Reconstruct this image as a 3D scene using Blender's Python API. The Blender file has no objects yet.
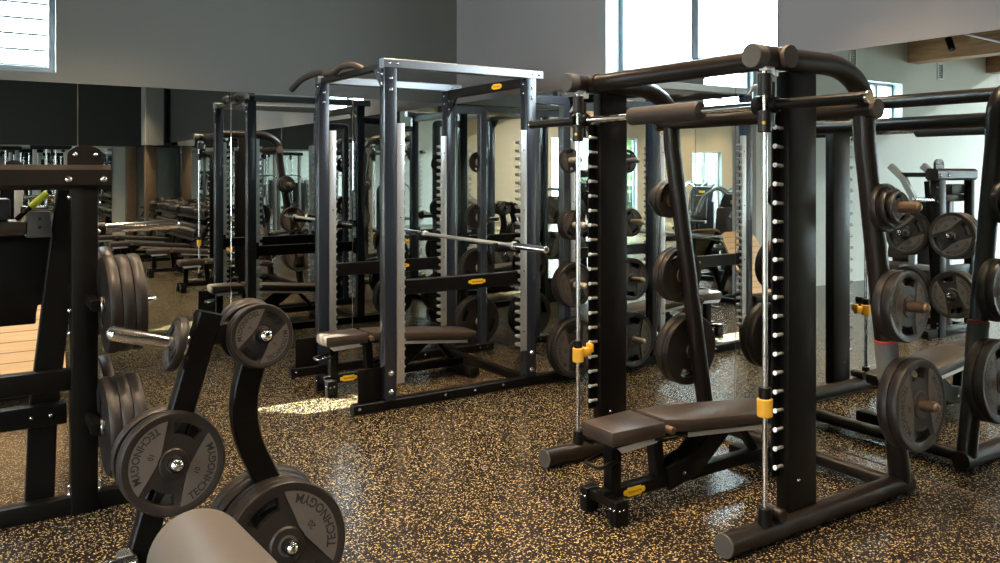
import bpy, bmesh, math, random
from mathutils import Vector, Matrix, Euler
random.seed(7)
R = math.radians
C = bpy.context.scene.collection
sc = bpy.context.scene

# ------------------------------------------------------------------ materials
def new_mat(name):
    m = bpy.data.materials.new(name); m.use_nodes = True
    nt = m.node_tree
    b = nt.nodes['Principled BSDF']
    return m, nt, b

def mat(name, col, rough=.5, metal=0., noise=.0, nscale=30., bump=0., bscale=200., coat=0., spec=.5):
    m, nt, b = new_mat(name)
    b.inputs['Base Color'].default_value = (*col, 1)
    b.inputs['Roughness'].default_value = rough
    b.inputs['Metallic'].default_value = metal
    b.inputs['Specular IOR Level'].default_value = spec
    if coat: b.inputs['Coat Weight'].default_value = coat; b.inputs['Coat Roughness'].default_value = .2
    if noise or bump:
        tc = nt.nodes.new('ShaderNodeTexCoord')
    if noise:
        n = nt.nodes.new('ShaderNodeTexNoise'); n.inputs['Scale'].default_value = nscale; n.inputs['Detail'].default_value = 4
        nt.links.new(tc.outputs['Object'], n.inputs['Vector'])
        mx = nt.nodes.new('ShaderNodeMix'); mx.data_type = 'RGBA'
        mx.inputs[6].default_value = (*[c*(1-noise) for c in col], 1)
        mx.inputs[7].default_value = (*[min(1, c*(1+noise)) for c in col], 1)
        nt.links.new(n.outputs['Fac'], mx.inputs[0]); nt.links.new(mx.outputs[2], b.inputs['Base Color'])
    if bump:
        n = nt.nodes.new('ShaderNodeTexNoise'); n.inputs['Scale'].default_value = bscale; n.inputs['Detail'].default_value = 3
        nt.links.new(tc.outputs['Object'], n.inputs['Vector'])
        bp = nt.nodes.new('ShaderNodeBump'); bp.inputs['Strength'].default_value = bump; bp.inputs['Distance'].default_value = .002
        nt.links.new(n.outputs['Fac'], bp.inputs['Height']); nt.links.new(bp.outputs['Normal'], b.inputs['Normal'])
    return m

def emit_mat(name, col, s):
    m, nt, b = new_mat(name)
    b.inputs['Base Color'].default_value = (*col, 1)
    b.inputs['Emission Color'].default_value = (*col, 1); b.inputs['Emission Strength'].default_value = s
    return m

M = {}
M['tube'] = mat('satin_brown_black_powder_coat', (.011, .0078, .0062), .33, .0, .12, 60, .08, 500, spec=.36)
M['black'] = mat('black_powder_coat', (.005, .0045, .0043), .34, 0, .1, 60, .1, 500, spec=.17)
M['rackblue'] = mat('blue_black_gloss_coat', (.020, .027, .043), .26, .0, .08, 40, .05, 400, spec=.8)  # blue-black coat, base made bluer to stand in for reflected window light
M['silver'] = mat('brushed_steel', (.72, .75, .78), .36, .8, .1, 90)
M['silverpaint'] = mat('silver_grey_paint', (.30, .32, .35), .35, .6, .08, 60)
M['chrome'] = mat('chrome', (.82, .82, .82), .10, 1., .04, 60)
M['bronze'] = mat('worn_steel_horn', (.20, .135, .09), .38, .8, .12, 90)
M['rubber'] = mat('black_rubber', (.016, .0125, .011), .42, 0, .15, 50, .25, 300, spec=.4)
M['wing'] = mat('grey_rubber_face', (.085, .075, .069), .5, 0, .1, 50, .2, 300, spec=.35)
M['ink'] = mat('black_lettering', (.006, .006, .006), .6, 0, .05, 60)
M['pad'] = mat('dark_brown_vinyl', (.040, .030, .025), .36, 0, .12, 40, .3, 260, spec=.5)
M['padgrey'] = mat('grey_vinyl', (.10, .095, .095), .45, 0, .1, 40, .3, 260)
M['foam'] = mat('dense_foam_cover', (.035, .026, .022), .6, 0, .1, 60, .3, 300)
M['roller'] = mat('taupe_vinyl_roller', (.135, .117, .106), .48, 0, .08, 20, .12, 200)
M['yellow'] = mat('yellow_plastic', (.72, .40, .04), .45, 0, .08, 40)
M['badge'] = mat('yellow_badge', (.80, .50, .02), .45, 0, .05, 40)
M['lime'] = mat('lime_grip_plastic', (.62, .72, .04), .4, 0, .06, 40)
M['cap'] = mat('grey_plastic_cap', (.07, .067, .067), .55, 0, .08, 40)
M['ceil'] = mat('dark_ceiling_paint', (.03, .03, .03), .8, 0, .1, 3)
M['walldark'] = mat('taupe_grey_wall_paint', (.26, .262, .256), .75, 0, .05, 2, .15, 150)
M['wallmauve'] = mat('mauve_grey_wall_paint', (.42, .40, .412), .75, 0, .05, 2, .15, 150)
M['wallpale'] = mat('pale_sage_wall_paint', (.55, .58, .54), .8, 0, .04, 2, .15, 150)
M['wallbeige'] = mat('beige_wall_paint', (.30, .215, .13), .8, 0, .05, 2, .15, 150)
M['frame'] = mat('grey_window_frame', (.22, .24, .27), .4, .3, .05, 40)
M['reveal'] = mat('white_reveal_plaster', (.36, .44, .46), .7, 0, .03, 10)
M['white'] = mat('white_plastic', (.75, .75, .74), .5, 0, .03, 30)
M['columnwood'] = mat('brown_column_cladding', (.16, .105, .06), .5, 0, .25, 8)
M['green'] = mat('hedge_leaf', (.010, .055, .004), .6, 0, .5, 6)
M['lampglow'] = emit_mat('warm_lamp_glow', (1, .74, .46), 14)
M['coolfill'] = emit_mat('cool_fill_glow', (.92, .98, 1), 12)
M['shroud'] = mat('charcoal_machine_shroud', (.03, .032, .036), .35, 0, .1, 30)

def wood_mat(name, c1, c2, axis_scale, sc_, rough=.5, grooves=False):
    m, nt, b = new_mat(name)
    tc = nt.nodes.new('ShaderNodeTexCoord'); mp = nt.nodes.new('ShaderNodeMapping')
    mp.inputs['Scale'].default_value = axis_scale
    nt.links.new(tc.outputs['Object'], mp.inputs['Vector'])
    n = nt.nodes.new('ShaderNodeTexNoise'); n.inputs['Scale'].default_value = sc_; n.inputs['Detail'].default_value = 6; n.inputs['Distortion'].default_value = .6
    nt.links.new(mp.outputs['Vector'], n.inputs['Vector'])
    cr = nt.nodes.new('ShaderNodeValToRGB'); cr.color_ramp.elements[0].position = .3; cr.color_ramp.elements[1].position = .7
    cr.color_ramp.elements[0].color = (*c1, 1); cr.color_ramp.elements[1].color = (*c2, 1)
    nt.links.new(n.outputs['Fac'], cr.inputs['Fac']); nt.links.new(cr.outputs['Color'], b.inputs['Base Color'])
    b.inputs['Roughness'].default_value = rough
    return m
M['beamwood'] = wood_mat('glulam_beam_wood', (.20, .095, .04), (.42, .22, .10), (6, .5, 6), 2.2)
M['plywood'] = wood_mat('birch_plywood', (.62, .42, .23), (.72, .52, .31), (1, 1, 14), 2.0, .55)

def floor_mat():
    m, nt, b = new_mat('flecked_rubber_floor')
    N = nt.nodes.new; L = nt.links.new
    tc = N('ShaderNodeTexCoord')
    warp = N('ShaderNodeTexNoise'); warp.inputs['Scale'].default_value = 60; L(tc.outputs['Object'], warp.inputs['Vector'])
    add = N('ShaderNodeMixRGB'); add.blend_type = 'ADD'; add.inputs[0].default_value = .012
    L(tc.outputs['Object'], add.inputs[1]); L(warp.outputs['Color'], add.inputs[2])
    v = N('ShaderNodeTexVoronoi'); v.inputs['Scale'].default_value = 125; L(add.outputs[0], v.inputs['Vector'])
    sep = N('ShaderNodeSeparateColor'); L(v.outputs['Color'], sep.inputs['Color'])
    isf = N('ShaderNodeMath'); isf.operation = 'LESS_THAN'; isf.inputs[1].default_value = .33; L(sep.outputs[0], isf.inputs[0])
    dm = N('ShaderNodeMath'); dm.operation = 'LESS_THAN'; dm.inputs[1].default_value = .50; L(v.outputs['Distance'], dm.inputs[0])
    mask = N('ShaderNodeMath'); mask.operation = 'MULTIPLY'; L(isf.outputs[0], mask.inputs[0]); L(dm.outputs[0], mask.inputs[1])
    cr = N('ShaderNodeValToRGB'); cr.color_ramp.interpolation = 'CONSTANT'
    e = cr.color_ramp.elements
    e[0].color = (.33, .265, .11, 1); e[0].position = 0
    e[1].color = (.24, .19, .11, 1); e[1].position = .40
    for p, c in ((.62, (.38, .34, .28)), (.78, (.46, .36, .14)), (.9, (.20, .16, .12))):
        q = e.new(p); q.color = (*c, 1)
    L(sep.outputs[1], cr.inputs['Fac'])
    mx = N('ShaderNodeMix'); mx.data_type = 'RGBA'
    mx.inputs[6].default_value = (.017, .0125, .0105, 1)
    L(mask.outputs[0], mx.inputs[0]); L(cr.outputs['Color'], mx.inputs[7])
    # tile seams
    br = N('ShaderNodeTexBrick'); br.offset = 0; br.inputs['Scale'].default_value = 1
    br.inputs['Brick Width'].default_value = 1.0; br.inputs['Row Height'].default_value = 1.0
    br.inputs['Mortar Size'].default_value = .003; br.inputs['Color1'].default_value = (1, 1, 1, 1); br.inputs['Color2'].default_value = (1, 1, 1, 1)
    br.inputs['Mortar'].default_value = (.4, .4, .4, 1)
    L(tc.outputs['Object'], br.inputs['Vector'])
    mul = N('ShaderNodeMixRGB'); mul.blend_type = 'MULTIPLY'; mul.inputs[0].default_value = 1
    L(mx.outputs[2], mul.inputs[1]); L(br.outputs['Color'], mul.inputs[2])
    L(mul.outputs[0], b.inputs['Base Color'])
    b.inputs['Roughness'].default_value = .23
    b.inputs['Specular IOR Level'].default_value = .5
    bn = N('ShaderNodeTexNoise'); bn.inputs['Scale'].default_value = 130; L(tc.outputs['Object'], bn.inputs['Vector'])
    bp = N('ShaderNodeBump'); bp.inputs['Strength'].default_value = .16; bp.inputs['Distance'].default_value = .003
    L(bn.outputs['Fac'], bp.inputs['Height']); L(bp.outputs['Normal'], b.inputs['Normal'])
    return m
M['floor'] = floor_mat()

def mirror_mat():
    m, nt, b = new_mat('tinted_mirror')
    b.inputs['Base Color'].default_value = (.74, .79, .77, 1); b.inputs['Metallic'].default_value = 1; b.inputs['Roughness'].default_value = .0
    return m
M['mirror'] = mirror_mat()

def glass_mat():
    m = bpy.data.materials.new('window_glass'); m.use_nodes = True
    nt = m.node_tree; nt.nodes.clear()
    o = nt.nodes.new('ShaderNodeOutputMaterial'); t = nt.nodes.new('ShaderNodeBsdfTransparent'); g = nt.nodes.new('ShaderNodeBsdfGlossy')
    t.inputs['Color'].default_value = (.93, .97, .98, 1); g.inputs['Roughness'].default_value = .02
    mx = nt.nodes.new('ShaderNodeMixShader'); mx.inputs[0].default_value = .07
    nt.links.new(t.outputs[0], mx.inputs[1]); nt.links.new(g.outputs[0], mx.inputs[2]); nt.links.new(mx.outputs[0], o.inputs[0])
    return m
M['glass'] = glass_mat()

# ------------------------------------------------------------------ mesh builder
def frame_of(z, up=Vector((0, 0, 1))):
    z = Vector(z).normalized()
    y = up - z*up.dot(z)
    if y.length < 1e-4:
        y = Vector((0, 1, 0)) - z*z.y
    y.normalize(); x = y.cross(z)
    return Matrix((x, y, z)).transposed()

def fillet(pts, rad, n=6):
    pts = [Vector(p) for p in pts]; out = [pts[0]]
    for a, b, c in zip(pts, pts[1:], pts[2:]):
        d1 = (a-b); d2 = (c-b); r = min(rad, d1.length*.49, d2.length*.49)
        p1 = b + d1.normalized()*r; p2 = b + d2.normalized()*r
        for i in range(n+1):
            t = i/n
            out.append(p1*(1-t)**2 + b*2*t*(1-t) + p2*t*t)
    out.append(pts[-1]); return out

class MB:
    def __init__(s): s.bm = bmesh.new()
    def box(s, c, size, bev=0., rot=None, seg=2):
        t = bmesh.new(); bmesh.ops.create_cube(t, size=1)
        for v in t.verts: v.co = Vector((v.co.x*size[0], v.co.y*size[1], v.co.z*size[2]))
        if bev: bmesh.ops.bevel(t, geom=t.edges[:], offset=bev, segments=seg, affect='EDGES', profile=.5)
        mt = Matrix.Translation(Vector(c)) @ ((rot if isinstance(rot, Matrix) else Euler(rot).to_matrix()).to_4x4() if rot is not None else Matrix())
        s.merge(t, mt); return s
    def bx(s, x0, x1, y0, y1, z0, z1, bev=0.):
        return s.box(((x0+x1)/2, (y0+y1)/2, (z0+z1)/2), (abs(x1-x0), abs(y1-y0), abs(z1-z0)), bev)
    def merge(s, t, mt=Matrix()):
        vm = {}
        for v in t.verts: vm[v] = s.bm.verts.new(mt @ v.co)
        for f in t.faces:
            try: s.bm.faces.new([vm[v] for v in f.verts])
            except ValueError: pass
        t.free()
    def raw(s, verts, faces, mt=Matrix()):
        vs = [s.bm.verts.new(mt @ Vector(v)) for v in verts]
        for f in faces:
            try: s.bm.faces.new([vs[i] for i in f])
            except ValueError: pass
        return s
    def sweep(s, pts, prof, up=(0, 0, 1), closed_caps=True):
        pts = [Vector(p) for p in pts]; up = Vector(up); rings = []
        for i, p in enumerate(pts):
            d = (pts[min(i+1, len(pts)-1)]-pts[max(i-1, 0)]).normalized()
            if i == 0: u = up - d*up.dot(d)
            else: u = lastu - d*lastu.dot(d)
            if u.length < 1e-4: u = Vector((1, 0, 0)) - d*d.x
            if u.length < 1e-4: u = Vector((0, 1, 0)) - d*d.y
            u.normalize(); lastu = u; w = d.cross(u)
            k = 1.
            if 0 < i < len(pts)-1:
                a = (p-pts[i-1]).normalized(); k = 1/max(.5, a.dot(d))
            rings.append([s.bm.verts.new(p + w*q[0] + u*q[1]) for q in prof])
        n = len(prof)
        for a, b in zip(rings, rings[1:]):
            for j in range(n):
                s.bm.faces.new((a[j], a[(j+1) % n], b[(j+1) % n], b[j]))
        if closed_caps:
            s.bm.faces.new(list(reversed(rings[0]))); s.bm.faces.new(rings[-1])
        return s
    def tube(s, pts, r, seg=16, up=(0, 0, 1)):
        return s.sweep(pts, [(r*math.cos(2*math.pi*k/seg), r*math.sin(2*math.pi*k/seg)) for k in range(seg)], up)
    def bar(s, pts, w, h, bev=.006, up=(0, 0, 1)):      # w across, h along up
        a, b = w/2, h/2; e = min(bev, a*.4, b*.4)
        prof = [(a-e, -b), (a, -b+e), (a, b-e), (a-e, b), (-a+e, b), (-a, b-e), (-a, -b+e), (-a+e, -b)]
        return s.sweep(pts, prof, up)
    def lathe(s, prof, mt=Matrix(), seg=32):
        rings = []
        for r, z in prof:
            if r < 1e-6: rings.append([s.bm.verts.new(mt @ Vector((0, 0, z)))])
            else: rings.append([s.bm.verts.new(mt @ Vector((r*math.cos(2*math.pi*k/seg), r*math.sin(2*math.pi*k/seg), z))) for k in range(seg)])
        for a, b in zip(rings, rings[1:]):
            for k in range(seg):
                k2 = (k+1) % seg
                if len(a) == 1 and len(b) == 1: continue
                if len(a) == 1: s.bm.faces.new((a[0], b[k2], b[k]))
                elif len(b) == 1: s.bm.faces.new((a[k], a[k2], b[0]))
                else: s.bm.faces.new((a[k], a[k2], b[k2], b[k]))
        return s
    def cyl(s, p0, p1, r, r1=None, seg=20, bev=0.):
        p0 = Vector(p0); p1 = Vector(p1); h = (p1-p0).length; r1 = r if r1 is None else r1
        mt = Matrix.Translation(p0) @ frame_of(p1-p0).to_4x4()
        if bev: pr = [(0, 0), (r-bev, 0), (r, bev), (r1, h-bev), (r1-bev, h), (0, h)]
        else: pr = [(0, 0), (r, 0), (r1, h), (0, h)]
        return s.lathe(pr, mt, seg)
    def dome(s, p, d, r, h=None, seg=14):
        h = h or r*.6; mt = Matrix.Translation(Vector(p)) @ frame_of(d).to_4x4()
        return s.lathe([(0, 0), (r, 0)] + [(r*math.cos(a), h*math.sin(a)) for a in (R(25), R(50), R(72))] + [(0, h)], mt, seg)
    def prism(s, poly, z0, z1, mt=Matrix(), bev=0.):
        t = bmesh.new()
        a = [t.verts.new((x, y, z0)) for x, y in poly]; b = [t.verts.new((x, y, z1)) for x, y in poly]; n = len(poly)
        t.faces.new(list(reversed(a))); t.faces.new(b)
        for i in range(n): t.faces.new((a[i], a[(i+1) % n], b[(i+1) % n], b[i]))
        if bev: bmesh.ops.bevel(t, geom=t.edges[:], offset=bev, segments=2, affect='EDGES', profile=.5)
        s.merge(t, mt); return s
    def build(s, name, m, parent=None, off=None, smooth=35):
        bmesh.ops.recalc_face_normals(s.bm, faces=s.bm.faces[:])
        if off is not None: bmesh.ops.translate(s.bm, verts=s.bm.verts[:], vec=-Vector(off))
        me = bpy.data.meshes.new(name); s.bm.to_mesh(me); s.bm.free()
        for mm in (m if isinstance(m, (list, tuple)) else [m]): me.materials.append(mm)
        if smooth:
            me.shade_smooth(); me.set_sharp_from_angle(angle=R(smooth))
        o = bpy.data.objects.new(name, me); C.objects.link(o)
        if parent: o.parent = parent
        return o

def tag(o, label=None, cat=None, group=None, kind=None):
    if label: o['label'] = label
    if cat: o['category'] = cat
    if group: o['group'] = group
    if kind: o['kind'] = kind
    return o
def thing(name, loc, label, cat, group=None, rotz=0.):
    o = bpy.data.objects.new(name, None); C.objects.link(o); o.location = loc; o.rotation_euler = (0, 0, rotz)
    o.empty_display_size = .05
    return tag(o, label, cat, group)
KIDS = {}
def kids(o): return [c for c in C.objects if c.parent is o]
def copy_tree(o, label=None, group=None, parent=None):
    c = o.copy(); C.objects.link(c)
    if parent: c.parent = parent
    for ch in kids(o): copy_tree(ch, parent=c)
    if label: c['label'] = label
    if group: c['group'] = group
    return c

_txt = {}
def text_mesh(body, size):
    k = (body, size)
    if k not in _txt:
        cu = bpy.data.curves.new('lettering', 'FONT'); cu.body = body; cu.size = size; cu.resolution_u = 3; cu.offset = .022*size
        ob = bpy.data.objects.new('lettering', cu); C.objects.link(ob)
        dg = bpy.context.evaluated_depsgraph_get()
        me = bpy.data.meshes.new_from_object(ob.evaluated_get(dg))
        vs = [v.co.copy() for v in me.vertices]; fs = [list(p.vertices) for p in me.polygons]
        bpy.data.objects.remove(ob); bpy.data.curves.remove(cu); bpy.data.meshes.remove(me)
        _txt[k] = (vs, fs)
    return _txt[k]
def arc_text(mb, body, size, rad, a_mid, z):
    vs, fs = text_mesh(body, size); x0 = min(v.x for v in vs); x1 = max(v.x for v in vs); w = x1-x0
    out = []
    for v in vs:
        a = a_mid + (v.x-x0-w/2)/rad
        out.append(((rad-v.y)*math.cos(a), (rad-v.y)*math.sin(a), z))
    mb.raw(out, fs)
def flat_text(mb, body, size, mt, width=None):
    vs, fs = text_mesh(body, size); x0 = min(v.x for v in vs); x1 = max(v.x for v in vs); y1 = max(v.y for v in vs)
    k = width/(x1-x0) if width else 1
    mb.raw([((v.x-(x0+x1)/2)*k, (v.y-y1/2)*k, 0) for v in vs], fs, mt)

# ------------------------------------------------------------------ room
XR, YL, XE, YB, ZC = 4.37, 7.45, -19., -8., 3.9
MIRROR_TOP = 2.365
def wall_with_holes(mb, a0, a1, z0, z1, holes, put):
    """holes: (a,b,zlo,zhi); put(a0,a1,z0,z1) adds a box"""
    cuts = sorted({a0, a1, *[h[0] for h in holes], *[h[1] for h in holes]})
    for p, q in zip(cuts, cuts[1:]):
        hs = sorted([h for h in holes if h[0] <= p+1e-6 and h[1] >= q-1e-6], key=lambda h: h[2])
        z = z0
        for h in hs:
            if h[2] > z: put(p, q, z, h[2])
            z = h[3]
        if z < z1: put(p, q, z, z1)
T = .20
mb = MB(); mb.bx(XE-T, XR+T, YB-T, YL+T, -.12, 0); o = mb.build('floor', M['floor'], smooth=0); tag(o, kind='structure')
SKY = [(-8.85, -4.5, -3.2, 3.2), (-13.8, -11.9, -3.2, 3.2)]  # unseen skylights, put in for the blue floor glare and cool fill
mb = MB(); put = lambda p, q, a, b: mb.bx(p, q, a, b, ZC, ZC+.15)
wall_with_holes(mb, XE-T, XR+T, YB-T, YL+T, SKY, put)
o = mb.build('ceiling', M['ceil'], smooth=0); tag(o, kind='structure')
WL = [(-.30, .67, 2.44, 3.20), (-3.87, -2.92, 2.44, 3.06), (-8.2, -7.2, 2.44, 3.06)]
PALE = -.36
mb = MB(); put = lambda p, q, a, b: mb.bx(p, q, YL, YL+T, a, b)
wall_with_holes(mb, PALE, XR+T, 0, ZC, WL[:1], put)
o = mb.build('wall_left', M['walldark'], smooth=0); tag(o, kind='structure')
mb = MB(); put = lambda p, q, a, b: mb.bx(p, q, YL, YL+T, a, b)
wall_with_holes(mb, XE-T, PALE, 0, ZC, WL[1:], put)
o = mb.build('wall_far_left', M['wallpale'], smooth=0); tag(o, kind='structure')
WR = [(3.41, 5.08, 2.425, 3.35)]
mb = MB(); put = lambda p, q, a, b: mb.bx(XR, XR+T, p, q, a, b)
wall_with_holes(mb, .45, YL, 0, ZC, WR, put)
o = mb.build('wall_right', M['wallmauve'], smooth=0); tag(o, kind='structure')
mb = MB(); mb.bx(XR, XR+T, YB-T, .45, 0, ZC); o = mb.build('wall_right_rear', M['ceil'], smooth=0); tag(o, kind='structure')
WB = [(-17.1, -15.4, .1, 2.45), (-12.5, -8.5, .1, 2.9)]
mb = MB(); put = lambda p, q, a, b: mb.bx(p, q, YB-T, YB, a, b)
wall_with_holes(mb, XE-T, -5, 0, ZC, WB, put)
o = mb.build('wall_back', M['wallbeige'], smooth=0); tag(o, kind='structure')
mb = MB(); mb.bx(-5, XR, YB-T, YB, 0, ZC); o = mb.build('wall_back_right', M['wallpale'], smooth=0); tag(o, kind='structure')
mb = MB(); mb.bx(-2.5, XR-.01, YB, YB+.35, 2.3, ZC-.005); o = mb.build('trim_1', M['ceil'], smooth=0); tag(o, kind='structure')
WE = [(-6.5, -3.3, .1, 2.9), (-2.6, .6, .1, 2.9), (1.3, 4.5, .1, 2.9)]  # unseen glazing, put in to bring cool daylight into the hall
mb = MB(); put = lambda p, q, a, b: mb.bx(XE-T, XE, p, q, a, b)
wall_with_holes(mb, YB, YL, 0, ZC, WE, put)
o = mb.build('wall_end', M['wallpale'], smooth=0); tag(o, kind='structure')

wn = [0]
def portal(loc, rot, sx, sy):
    l = bpy.data.lights.new('daylight_portal', 'AREA'); l.shape = 'RECTANGLE'; l.size = sx; l.size_y = sy; l.cycles.is_portal = True
    o = bpy.data.objects.new('daylight_portal', l); C.objects.link(o); o.location = loc; o.rotation_euler = rot
def window(axis, wall, sign, a0, a1, z0, z1, panes=2, louvre=False, depth=.15):
    """axis 'x': opening runs along X in a wall at Y=wall; sign: direction from room to outside"""
    wn[0] += 1
    am = (a0+a1)/2
    loc = (am, wall, z0) if axis == 'x' else (wall, am, z0)
    w = bpy.data.objects.new('window_%d' % wn[0], None); C.objects.link(w); w.location = loc; tag(w, kind='structure')
    def bx(mb, p, q, d0, d1, za, zb, bev=0.):
        if axis == 'x': mb.bx(p, q, wall+sign*d0, wall+sign*d1, za, zb, bev)
        else: mb.bx(wall+sign*d0, wall+sign*d1, p, q, za, zb, bev)
    f = .05
    mb = MB()
    for p, q, za, zb in ((a0, a0+f, z0, z1), (a1-f, a1, z0, z1), (a0+f, a1-f, z0, z0+f), (a0+f, a1-f, z1-f, z1)):
        bx(mb, p, q, depth, depth+.06, za, zb, .004)
    mb.build('window_frame', M['frame'], w, loc)
    st = (a1-a0-2*f)/panes
    for k in range(1, panes):
        mb = MB(); c = a0+f+st*k; bx(mb, c-.035, c+.035, depth-.01, depth+.06, z0+f, z1-f, .004); mb.build('mullion', M['frame'], w, loc)
    for k in range(panes):
        mb = MB(); bx(mb, a0+f+st*k+.012, a0+f+st*(k+1)-.012, depth+.026, depth+.034, z0+f-.01, z1-f+.01); mb.build('pane', M['glass'], w, loc, 0)
    mb = MB()      # thin plaster lining of the reveal
    e = .006
    for p, q, za, zb in ((a0, a0+e, z0, z1), (a1-e, a1, z0, z1), (a0+e, a1-e, z0, z0+e), (a0+e, a1-e, z1-e, z1)):
        bx(mb, p, q, -.004, depth, za, zb)
    mb.build('window_reveal', M['reveal'], w, loc, 0)
    if louvre:
        mb = MB()
        for k in range(6):
            z = z0+.055+.125*k
            bx(mb, a0+.02, a1-.02, depth+.08, depth+.09, z, z+.018)
        mb.build('window_louvre', M['frame'], w, loc, 0)
    mid = (z0+z1)/2
    if axis == 'x':
        portal((am, wall+sign*(depth+.11), mid), (R(-90) if sign > 0 else R(90), 0, 0), a1-a0, z1-z0)
    else:
        portal((wall+sign*(depth+.11), am, mid), (R(90), 0, R(90) if sign > 0 else R(-90)), a1-a0, z1-z0)
    return w
window('x', YL, 1, *WL[0], panes=1, louvre=True, depth=.06)
for h in WL[1:]: window('x', YL, 1, *h, panes=2)
for h in WR: window('y', XR, 1, *h, panes=2, depth=.14)
for h in WB: window('x', YB, -1, *h, panes=2 if h[1]-h[0] < 2 else 4)
for h in WE: window('y', XE, -1, *h, panes=3)

for x0, x1, y0, y1 in SKY:
    wn[0] += 1
    w = bpy.data.objects.new('window_%d' % wn[0], None); C.objects.link(w); w.location = ((x0+x1)/2, (y0+y1)/2, ZC); tag(w, kind='structure'); loc = w.location
    mb = MB()
    for p, q, a, b in ((x0, x0+.06, y0, y1), (x1-.06, x1, y0, y1), (x0+.06, x1-.06, y0, y0+.06), (x0+.06, x1-.06, y1-.06, y1), (x0+.06, x1-.06, -.03, .03)): mb.bx(p, q, a, b, ZC+.05, ZC+.12)
    mb.build('window_frame', M['frame'], w, loc)
    for a, b in ((y0+.06, -.03), (.03, y1-.06)):
        mb = MB(); mb.bx(x0+.06, x1-.06, a, b, ZC+.08, ZC+.09); mb.build('pane', M['glass'], w, loc, 0)
    portal((loc.x, loc.y, ZC+.16), (0, 0, 0), x1-x0, y1-y0)
# mirrors on both walls
def mirror(name_loc, dims, label, grp):
    mb = MB(); mb.box((0, 0, 0), dims, .0015, seg=1)
    o = mb.build('wall_mirror', M['mirror'], None, None, 0); o.location = name_loc
    return tag(o, label, 'mirror', grp)
zc, zh = (MIRROR_TOP+.003)/2, MIRROR_TOP-.003
edges = [.12, .82, 2.04, 3.2, XR-.012]
names = ['leftmost mirror panel on the taupe wall, under the louvred window',
         'mirror panel on the taupe wall, right of the seam near the louvred window',
         'mirror panel on the taupe wall behind the front posts of the power rack',
         'mirror panel on the taupe wall next to the room corner behind the power rack']
for i, (p, q) in enumerate(zip(edges, edges[1:])):
    mirror(((p+q)/2, YL-.004, zc), (q-p-.005, .006, zh), names[i], 'mirror panels along the taupe wall')
edges = [YL-.012, 5.6, 3.75, 1.9, .05, -2.6, -5.2, -7.9]
names = ['mirror panel on the right wall next to the room corner',
         'mirror panel on the right wall under the far half of the bright two-pane window',
         'mirror panel on the right wall behind the loaded legs of the smith machine',
         'mirror panel at the right edge, past the smith machine, showing its reflected plates',
         'mirror panel behind the near dumbbell rack, seen in the left mirror', 'mirror panel behind the middle dumbbell rack, seen in the left mirror', 'mirror panel behind the far dumbbell rack, seen in the left mirror']
for i, (q, p) in enumerate(zip(edges, edges[1:])):
    mirror((XR-.004, (p+q)/2, zc), (.006, q-p-(.002 if i else .002), zh), names[i], 'mirror panels along the right wall')
# mirror behind the camera between timber posts
mb = MB(); mb.box((0, 0, 0), (4.6, .006, 2.2)); o = mb.build('wall_mirror', M['mirror'], None, None, 0); o.location = (1.0, YB+.012, 1.15)
tag(o, 'distant back wall mirror between the brown posts, seen as a reflection', 'mirror')
for i, (x, y) in enumerate(((3.72, YB+.2), (3.95, -6.6), (-1.5, YB+.2))):
    mb = MB(); mb.box((0, 0, 1.148), (.24, .24, 2.296), .008); o = mb.build('trim_%d' % (i+2), M['columnwood']); o.location = (x, y, 0); tag(o, kind='structure')
mb = MB(); mb.bx(3.8, 4.2, -6.9, -6.3, 2.3, ZC-.004); o = mb.build('trim_9', M['walldark'], smooth=0); tag(o, kind='structure')

# timber beams beyond the sage wall, seen in the right mirror
for i, x in enumerate((-4.16, -6.62, -9.1, -11.6, -14.1)):
    mb = MB(); mb.bx(-.16, .16, YB+.01, YL-.01, -.5, 0, .006); o = mb.build('trim_%d' % (i+10), M['beamwood'], smooth=0)
    o.location = (x, 0, ZC-.003); tag(o, kind='structure')
for x, z, lab in ((-4.97, 3.33, 'white wall vent high on the sage wall between the timber beams'), (-2.54, 3.38, 'white wall vent high on the sage wall nearest the taupe wall')):
    t = thing('wall_vent', (x, YL, z), lab, 'vent', 'white vents on the sage wall')
    mb = MB()
    for p, q, a, b in ((-.09, -.065, -.14, .14), (.065, .09, -.14, .14), (-.065, .065, -.14, -.115), (-.065, .065, .115, .14)):
        mb.bx(p, q, -.02, 0, a, b, .003)
    mb.build('vent_frame', M['white'], t)
    mb = MB()
    for k in range(8): mb.box((0, -.008, -.1+.028*k), (.13, .012, .008), rot=(R(35), 0, 0))
    mb.build('slats', M['cap'], t)
t = thing('track_spotlight', (-3.9, 6.7, 3.62), 'black spotlight on a sloping white rail in front of the nearest timber beam', 'spotlight')
mb = MB(); mb.bar([(0, -.02, .17), (0, -1.6, -.42)], .03, .03); mb.build('rail', M['white'], t)
mb = MB(); mb.cyl((0, 0, .15), (0, 0, .06), .012); mb.cyl((0.0, .04, .07), (.03, -.04, -.12), .05, bev=.004); mb.build('lamp_head', M['black'], t)

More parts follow.
